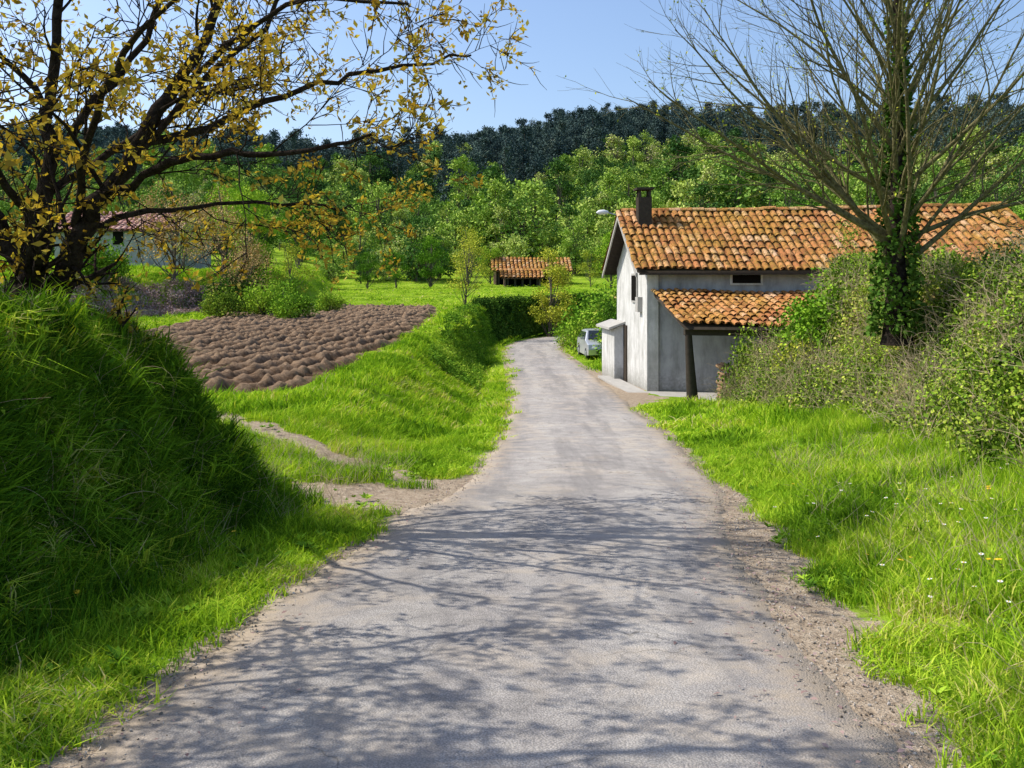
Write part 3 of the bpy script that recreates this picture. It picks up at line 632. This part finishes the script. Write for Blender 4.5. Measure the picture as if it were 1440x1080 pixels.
M_tilep=tilemat('pink_tile',[(.46,.22,.19),(.60,.33,.28),(.66,.40,.34),(.70,.5,.44)],(.48,.32,.27),.3,.2)
def tile_roof(name,O,A,La,D,Ls,parent,per=.235,row=.40,r=.088,mat=None):
    O=np.array(O,float);A=np.array(A,float);A/=np.linalg.norm(A);D=np.array(D,float);D/=np.linalg.norm(D);N=np.cross(A,D);N/=np.linalg.norm(N)
    if N[2]<0:N=-N
    mb=MB();na=int(La/per);nr=max(1,int(round(Ls/row)));rw=Ls/nr;k=6
    ang=np.linspace(0,math.pi,k)
    def box(a0,a1,d0,d1,n0,n1,m):
        c=[O+A*a+D*d+N*n for n in (n0,n1) for (a,d) in ((a0,d0),(a1,d0),(a1,d1),(a0,d1))]
        mb.addq(c,[(0,1,2,3),(4,5,6,7),(0,1,5,4),(1,2,6,5),(2,3,7,6),(3,0,4,7)],m)
    box(0,La,0,Ls,-.14,-.06,1)
    for i in range(na+1):
        a0=min(per*(i+.0)+.02,La-.02)
        for j in range(nr):
            for typ in (0,1):
                wob=.022*(math.sin(i*.35+j*.8)+math.sin(i*.13+1.3))-.03*math.sin(math.pi*i/na)
                ja=rng.normal()*.014;jr=rng.normal()*.02;off=(per*.5 if typ else 0);tw=rng.normal()*.015
                if off+a0>La: continue
                R0=r*(1.0 if not typ else 1.05);R1=R0*1.14;d0=j*rw-.03;d1=(j+1)*rw+.05+rng.normal()*.015
                sg=1 if not typ else -1;b0=(.005 if not typ else .055)+wob+rng.normal()*.004;lift=.035
                V=[]
                for q_,(dd,RR,lf) in enumerate(((d0,R0,0),(d1,R1,lift))):
                    for t in ang: V.append(O+A*(a0+off+ja+tw*q_+math.cos(t)*RR)+D*(dd+jr)+N*(b0+lf+sg*math.sin(t)*RR*.75))
                V=np.array(V);F=[(q,q+1,k+q+1,k+q) for q in range(k-1)]
                mb.addq(V,F,0,np.full(len(V),rng.random()*(.7 if typ else 1)))
    return add(name,mb.mesh(name,[mat or M_tile,M_oldwood],False),parent)
# ---------------------------------------------------------------- farmhouse
H0=np.array([4.4,29.8,-1.86]);phi=math.radians(-12)
hA=np.array([math.cos(phi),math.sin(phi),0]);hB=np.array([-.075,.997,0])
def W_(a,b_,z): return H0+hA*a+hB*b_+np.array([0,0,z])
house=empty('farmhouse',tuple(H0));
def hp(name,a0,a1,b0,b1,z0,z1,mat):
    base=[W_(a0,b0,z0)-H0,W_(a1,b0,z0)-H0,W_(a1,b1,z0)-H0,W_(a0,b1,z0)-H0];top=[p+np.array([0,0,z1-z0]) for p in base]
    return prism(name,base,top,mat,house)
LA,LB,EZ,RZ_=11.6,5.4,4.22,6.0
hp('front_wall',.25,LA-.25,0,.25,-.3,EZ,M_wallg);hp('rear_wall',.25,LA-.25,LB-.25,LB,-.3,EZ,M_wall)
def gable(name,a0,a1):
    pr=[(0,-.3),(LB,-.3),(LB,EZ-.02),(LB/2,RZ_-.13),(0,EZ-.02)]
    prism(name,[W_(a0,b_,z)-H0 for b_,z in pr],[W_(a1,b_,z)-H0 for b_,z in pr],M_wall,house)
gable('gable_wall',0,.25);gable('gable_wall_far',LA-.25,LA)
hp('corner_pilaster',-.06,.30,-.07,-.003,-.3,EZ-.3,M_wall)
hp('front_wall_light',6.2,LA-.1,-.02,-.003,-.3,EZ-.3,M_wall)  # right part of the same wall, in plaster without the painted shade
slope=(RZ_-EZ)/(LB/2);dF=-hB*1.0+np.array([0,0,-slope]);Ls=math.hypot(1,slope)*(LB/2+.42)
rO=W_(-.45,LB/2,RZ_+.06)-H0
tile_roof('roof_front',rO,hA,LA+.8,dF,Ls,house)
dBk=hB*1.0+np.array([0,0,-slope]);tile_roof('roof_rear',rO,hA,LA+.8,dBk,Ls,house)
mb=MB()
for i in range(31):
    c=rO+hA*(i*.40+.1)+np.array([0,0,.03-.03*math.sin(math.pi*i/30)]);k=7;t=np.linspace(0,math.pi,k);V=[];dz=rng.normal()*.012
    for e_,R_ in ((-.03,.12),(.42,.135)):
        for q in t: V.append(c+hA*e_+hB*math.cos(q)*R_+np.array([0,0,dz+math.sin(q)*R_*.8]))
    mb.addq(V,[(q,q+1,k+q+1,k+q) for q in range(k-1)],0,np.full(2*k,rng.random()))
add('ridge_tiles',mb.mesh('ridge_tiles',[M_tile],False),house)
for sgn,nm in ((-1,'barge_board'),(1,'barge_board_rear')):
    p0=W_(-.50,LB/2,RZ_-.06)-H0;p1=p0+hB*sgn*(LB/2+.42)+np.array([0,0,-slope*(LB/2+.42)])
    q=[p0,p1,p1+np.array([0,0,-.13]),p0+np.array([0,0,-.13])];prism(nm,q,[v+hA*.045 for v in q],M_conc,house)
hp('chimney_stack',.05,.50,1.75,2.2,5.2,6.50,M_oldwood)
hp('chimney_cap',-.02,.57,1.68,2.27,6.75,6.83,M_oldwood)
for a_,b_ in ((.07,1.78),(.40,1.78),(.07,2.08),(.40,2.08)): hp('chimney_leg',a_,a_+.08,b_,b_+.08,6.50,6.75,M_oldwood)
lt0,lt1=.15,6.1;lz0,lz1=3.30,2.42;lb=-3.75
dl=np.array(-hB*3.75)+np.array([0,0,lz1-lz0]);tile_roof('porch_roof',W_(lt0,-.03,lz0)-H0,hA,lt1-lt0,dl,float(np.linalg.norm(dl))+.12,house)
hp('porch_beam',lt0+.08,lt1-.1,lb+.12,lb+.30,2.08,2.25,M_oldwood)
for k_,a_ in enumerate((.42,3.4,5.8)):
    c=W_(a_,lb+.21,0)-H0;mb=MB();P=np.array([c+[.06,0,-.15],c+[.0,0,.7],c+[-.05,0,1.5],c+[-.08,0,2.10]]);mb.tube(P,[.19,.15,.12,.10],0,9)
    add('porch_post',mb.mesh('porch_post',[M_oldwood]),house)
hp('porch_side_wall',5.85,6.1,lb+.5,-.03,-.3,2.5,M_wallg)
hp('porch_floor',-.1,6.1,lb-.1,-.08,-.2,.09,M_conc)
hp('porch_doorway',3.55,4.55,-.03,-.004,.1,2.15,M_dark);hp('porch_door',3.6,4.5,-.06,-.032,.1,2.1,M_oldwood)
hp('upper_window_frame',2.55,3.55,-.05,-.004,3.50,3.88,M_wall);hp('upper_window_glass',2.62,3.48,-.062,-.052,3.56,3.82,M_dark)
hp('right_window_frame',7.6,8.6,-.07,-.022,2.5,3.6,M_wall);hp('right_window_glass',7.67,8.53,-.082,-.072,2.57,3.53,M_dark)
hp('gable_door',-.04,-.003,3.4,4.3,.0,2.05,M_oldwood);hp('gable_window_frame',-.05,-.003,1.6,2.5,2.9,3.9,M_conc);hp('gable_window_glass',-.06,-.052,1.67,2.43,2.97,3.83,M_dark)
hp('meter_box',-.16,-.004,.9,1.3,2.6,3.1,M_conc);hp('eave_gutter',-.40,LA+.3,-.55,-.47,3.82,3.89,M_oldwood)
prism('annex_walls',[W_(-.38,3.9,-.2)-H0,W_(-.05,3.9,-.2)-H0,W_(-.05,6.5,-.2)-H0,W_(-.38,6.5,-.2)-H0],[W_(-.38,3.9,1.9)-H0,W_(-.05,3.9,2.05)-H0,W_(-.05,6.5,2.05)-H0,W_(-.38,6.5,1.9)-H0],M_wall,house)
prism('annex_roof',[W_(-.6,3.75,1.87)-H0,W_(-.01,3.75,2.09)-H0,W_(-.01,6.6,2.09)-H0,W_(-.6,6.6,1.87)-H0],[W_(-.6,3.75,1.95)-H0,W_(-.01,3.75,2.17)-H0,W_(-.01,6.6,2.17)-H0,W_(-.6,6.6,1.95)-H0],M_conc,house)
ap=[W_(-.75,-3.2,0),W_(.1,-4.5,0),W_(4,-4.5,0),W_(4,-.2,0),W_(-.1,-.2,0),W_(-.2,5,0),W_(-.8,5,0)]
ap=[np.array([p[0],p[1],-1.86]) for p in ap];prism('yard_paving',ap,[p+np.array([0,0,.08]) for p in ap],M_conc)
mb=MB()
for i in range(13):
    for j in range(9):
        c=W_(1.6+i*.15+(j%2)*.07,-2.3,.16+j*.12)+rng.normal(size=3)*[.015,.06,.012]
        R_=rng.uniform(.045,.075);mb.tube(np.array([c-hB*.3,c-hB*.29,c+hB*.3]),[.001,R_,R_],0,7)
add('woodpile',mb.mesh('woodpile',[plain('cut_logs',(.30,.19,.11),.9,.5,11)]))
# ---------------------------------------------------------------- street lamp
L0=np.array([4.55,38.5,-1.9]);lamp=empty('street_lamp',tuple(L0));mb=MB()
mb.tube(np.array([[0,0,-.2],[0,0,3],[0,0,6.25]]),[.07,.055,.04],0,8);add('pole',mb.mesh('pole',[M_metal]),lamp)
mb=MB();mb.tube(chaikin(np.array([[0,0,6.1],[-.05,0,6.4],[-.4,0,6.52],[-.7,0,6.55]]),2),[.025,.025],0,6);add('arm',mb.mesh('arm',[M_metal]),lamp)
mb=MB();mb.tube(np.array([[-.52,0,6.55],[-.56,0,6.56],[-.75,0,6.57],[-.95,0,6.56],[-1.05,0,6.55]]),[.01,.07,.11,.09,.01],0,10);add('lamp_head',mb.mesh('lamp_head',[plain('lamp_white',(.7,.7,.7),.4,.05)]),lamp)
# ---------------------------------------------------------------- parked car
def make_car(loc,rz):
    car=empty('parked_car',loc);car.rotation_euler=(0,0,rz)
    paint=plain('silver_paint',(.55,.56,.57),.3,.04,3,metal=.5,spec=.5,bump=.0);glass=plain('car_glass',(.02,.025,.03),.08,.1,3,spec=.6,bump=0);rub=plain('rubber',(.02,.02,.02),.8,.2)
    red=plain('tail_lamp',(.35,.01,.01),.3,.1);wl=plain('head_lamp',(.75,.77,.8),.15,.05,spec=.6)
    prof=[(-1.85,.28),(-1.92,.55),(-1.86,.78),(-1.6,.86),(-.95,.95),(-.35,1.38),(.7,1.44),(1.35,1.36),(1.78,.95),(1.88,.75),(1.88,.32),(1.6,.24),(-1.5,.24)]
    xs=[-.82,-.78,0,.78,.82];V=[]
    for xw in xs:
        for (py,pz) in prof:
            inn=1-.24*max(0,(pz-.92)/.5);e=.97 if abs(xw)>.8 else 1
            V.append((xw*inn,py*e,.24+(pz-.24)*(.985 if abs(xw)>.8 else 1)+(.0 if abs(xw)>.5 else .02)))
    n=len(prof);F=[tuple(range(n)),tuple(range(4*n,5*n))]+[(s_*n+i,s_*n+(i+1)%n,(s_+1)*n+(i+1)%n,(s_+1)*n+i) for s_ in range(4) for i in range(n)]
    add('body',poly_mesh('body',V,F,paint),car)
    def slab(nm,pts,mat,off): 
        base=[np.array(p) for p in pts];top=[p+np.array(off) for p in base];prism(nm,base,top,mat,car)
    slab('windscreen',[(-.66,-.90,1.00),(.66,-.90,1.00),(.56,-.38,1.38),(-.56,-.38,1.38)],glass,(0,-.03,.035))
    slab('rear_window',[(-.6,1.42,1.34),(.6,1.42,1.34),(.66,1.74,1.02),(-.66,1.74,1.02)],glass,(0,.03,.03))
    for sg in (-1,1):
        slab('side_window',[(sg*.80,-.72,1.0),(sg*.80,1.45,1.0),(sg*.655,1.2,1.32),(sg*.655,-.3,1.33)],glass,(sg*.025,0,.0))
        slab('headlight',[(sg*.45,-1.90,.62),(sg*.76,-1.86,.62),(sg*.76,-1.80,.78),(sg*.45,-1.87,.76)],wl,(0,-.03,.0))
        slab('tail_light',[(sg*.55,1.86,.7),(sg*.77,1.86,.7),(sg*.77,1.80,.92),(sg*.55,1.80,.92)],red,(0,.04,0))
        slab('mirror',[(sg*.80,-.62,.98),(sg*.98,-.62,.98),(sg*.98,-.62,1.10),(sg*.80,-.62,1.10)],paint,(0,.09,0))
        for yy in (-1.2,1.22):
            mb=MB();c=np.array([sg*.74,yy,.30]);mb.tube(np.array([c+[-sg*.1,0,0],c+[-sg*.095,0,0],c+[sg*.08,0,0],c+[sg*.095,0,0],c+[sg*.096,0,0]]),[.01,.29,.30,.27,.17],0,20)
            mb.tube(np.array([c+[sg*.085,0,0],c+[sg*.10,0,0],c+[sg*.102,0,0]]),[.18,.17,.005],1,14);add('wheel',mb.mesh('wheel',[rub,M_metal]),car)
    slab('bumper_grille',[(-.4,-1.93,.36),(.4,-1.93,.36),(.4,-1.94,.52),(-.4,-1.94,.52)],rub,(0,-.02,0));slab('number_plate',[(-.25,-1.955,.40),(.25,-1.955,.40),(.25,-1.96,.50),(-.25,-1.96,.50)],wl,(0,-.01,0))
make_car((4.35,46.6,float(height(np.array([4.3]),np.array([46.6]))[0])),math.radians(4))
# ---------------------------------------------------------------- distant farm buildings
def barn(name,x,y,L,D,hw,hr,rz,wm,op=True,tm=None,dz=0):
    z=float(height(np.array([x]),np.array([y]))[0])+dz;o=empty(name,(x,y,z));o.rotation_euler=(0,0,rz)
    def bx(nm,x0,x1,y0,y1,z0,z1,m):
        bs=[np.array(p,float) for p in ((x0,y0,z0),(x1,y0,z0),(x1,y1,z0),(x0,y1,z0))];prism(nm,bs,[p+np.array([0,0,z1-z0]) for p in bs],m,o)
    bx('rear_wall',-L/2,L/2,D/2-.2,D/2,-2,hw,wm)
    for sx in (-1,1): 
        pr=[(-D/2,-2),(D/2-.21,-2),(D/2-.21,hw),(0,hr-.16),(-D/2,hw-.1)];prism('end_wall',[np.array([sx*L/2-sx*.2,a_,b_]) for a_,b_ in pr],[np.array([sx*L/2,a_,b_]) for a_,b_ in pr],wm,o)
    if op:
        nP=5
        for i in range(nP): bx('post',-L/2+.3+i*(L-.8)/(nP-1),-L/2+.55+i*(L-.8)/(nP-1),-D/2,-D/2+.2,-1,hw-.1,M_oldwood)
        bx('interior_shade_sheet',-L/2+.21,L/2-.21,-D/2+1.5,-D/2+1.6,-1,hw-.2,M_dark)  # near-black sheet stands in for the shade behind the open front
    else:
        bx('front_wall',-L/2+.21,L/2-.21,-D/2,-D/2+.2,-2,hw-.1,wm)
        for i in range(3): bx('window',-L/2+1.5+i*L/3,-L/2+2.4+i*L/3,-D/2-.05,-D/2-.01,.9,2.0,M_dark)
    sl=(hr-hw)/(D/2);
    for sg in (-1,1): tile_roof('roof_front' if sg<0 else 'roof_rear',(-L/2-.3,0,hr+.08),(1,0,0),L+.6,(0,sg,-sl),math.hypot(1,sl)*(D/2+.4),o,.5,.6,.19,tm)
M_brick=plain('brown_barn_wall',(.16,.11,.08),.9,.4,3)
barn('open_barn',2.4,120,9.4,5,1.8,3.3,math.radians(4),M_brick)
barn('open_barn',1.2,113.5,4.4,3.5,1.1,1.95,math.radians(2),M_brick)
barn('farm_building',-32.6,80,11,6,2.2,3.7,math.radians(-6),M_wallg,False,M_tilep,.75)
# ---------------------------------------------------------------- small things
bb=NB('pebble_mat');bb.bsdf(bb.ramp(bb.rand(),[(0,(.16,.13,.10)),(.5,(.32,.28,.23)),(1,(.55,.5,.45))]),.9);M_peb=bb.m
def pebble(i):
    bm=bmesh.new();bmesh.ops.create_icosphere(bm,subdivisions=1,radius=.009)
    for v in bm.verts: v.co*=random.uniform(.7,1.25);v.co.z*=.6
    me=bpy.data.meshes.new('pebble');bm.to_mesh(me);bm.free();me.materials.append(M_peb);return proto('pebble_%d'%i,me)
n=4500;y=3+rng.random(n)**1.4*14;side=np.where(rng.random(n)<.65,1,-1);k_=np.interp(y,RY[:200],RX[:200]);x=k_+side*(HW+.02+rng.normal(size=n)*.18+(side>0)*rng.random(n)*.3)
h,s,zr=height(x,y,True);z=np.where(np.abs(s)<HW,zr+.010,h+.004)
scatter('gravel',np.stack([x,y,z],-1),rng.uniform(-3,3,(n,3)),rng.uniform(.25,1.2,n),[pebble(i) for i in range(3)])
dl_=proto('dead_leaf',np_mesh('dead_leaf',np.array([[0,0,0],[.02,.012,.006],[.045,0,.0],[.02,-.012,.004]]),[[0,1,2,3]],[M_dry],False,{'rnd':[.3]*4}))
n=900;y=3.5+rng.random(n)*12;side=np.where(rng.random(n)<.7,1,-1);x=np.interp(y,RY[:200],RX[:200])+side*(HW+rng.normal(size=n)*.3);h,s,zr=height(x,y,True);z=np.where(np.abs(s)<HW,zr+.03,h+.012)
scatter('leaf_litter',np.stack([x,y,z],-1),rng.uniform(-1,1,(n,3))*[.3,.3,3.1],rng.uniform(.4,1.0,n),[dl_])
def flower(nm,col,rad,np_,ht):
    mb=MB();mb.tube(np.array([[0,0,0],[.005,0,ht*.5],[0,0,ht]]),[.0018,.0015,.0015],0,3)
    for i in range(np_):
        a=i/np_*6.283;d=np.array([math.cos(a),math.sin(a),.15]);s_=np.array([-math.sin(a),math.cos(a),0]);c=np.array([0,0,ht])
        mb.addq([c,c+d*rad*.6+s_*rad*.22,c+d*rad,c+d*rad*.6-s_*rad*.22],[(0,1,2,3)],1)
    mb.tube(np.array([[0,0,ht],[0,0,ht+.004],[0,0,ht+.006]]),[rad*.3,rad*.28,.001],2,6)
    return proto(nm,mb.mesh(nm,[M_grass,col,M_yl],False))
M_yl=plain('flower_yellow',(.75,.50,.02),.7,.1);M_wh=plain('flower_white',(.8,.8,.78),.7,.05)
n=90;x=rng.uniform(2.5,5.2,n);y=rng.uniform(4.4,10,n);h=height(x,y);scatter('daisies',np.stack([x,y,h],-1),rng.uniform(-.2,.2,(n,3)),rng.uniform(.9,1.3,n),[flower('daisy',M_wh,.016,9,.19)])
n=24;x=np.r_[rng.uniform(2.4,5.4,14),rng.uniform(-3,-2.2,10)];y=rng.uniform(5,12,n);h=height(x,y);scatter('dandelions',np.stack([x,y,h],-1),rng.uniform(-.2,.2,(n,3)),rng.uniform(.8,1.3,n),[flower('dandelion',M_yl,.022,14,.19)])
# ---------------------------------------------------------------- light, sky, camera
el=math.radians(48);az=math.radians(12)
S=Vector((-math.cos(el)*math.cos(az),math.cos(el)*math.sin(az),math.sin(el)))
sl=bpy.data.lights.new('sun','SUN');sl.energy=5.0;sl.angle=math.radians(.4);sl.color=(1,.955,.86);so=bpy.data.objects.new('sun',sl);scene.collection.objects.link(so);so.rotation_euler=S.to_track_quat('Z','Y').to_euler();so.location=(-20,5,30)
w=bpy.data.worlds.new('World');scene.world=w;w.use_nodes=True;nt=w.node_tree;bg=nt.nodes['Background'];sk=nt.nodes.new('ShaderNodeTexSky');sk.sky_type='NISHITA';sk.sun_disc=False;sk.sun_elevation=el;sk.sun_rotation=math.radians(282);sk.air_density=1.0;sk.dust_density=2.0;sk.ozone_density=2.0
mx=nt.nodes.new('ShaderNodeMix');mx.data_type='RGBA';mx.blend_type='MULTIPLY';mx.inputs[0].default_value=1.0;mx.inputs[7].default_value=(1.55,1.62,1.74,1)
nt.links.new(sk.outputs[0],mx.inputs[6]);nt.links.new(mx.outputs[2],bg.inputs[0]);bg.inputs[1].default_value=.12
cam=bpy.data.cameras.new('camera');cam.sensor_width=36;cam.lens=32.5;cam.shift_y=-140/1440;cam.clip_end=3000;cam.clip_start=.05
co=bpy.data.objects.new('camera',cam);scene.collection.objects.link(co);co.location=(0,0,1.66);co.rotation_euler=(math.radians(90),0,0);scene.camera=co
scene.view_settings.view_transform='Standard';scene.view_settings.look='None';scene.view_settings.exposure=0
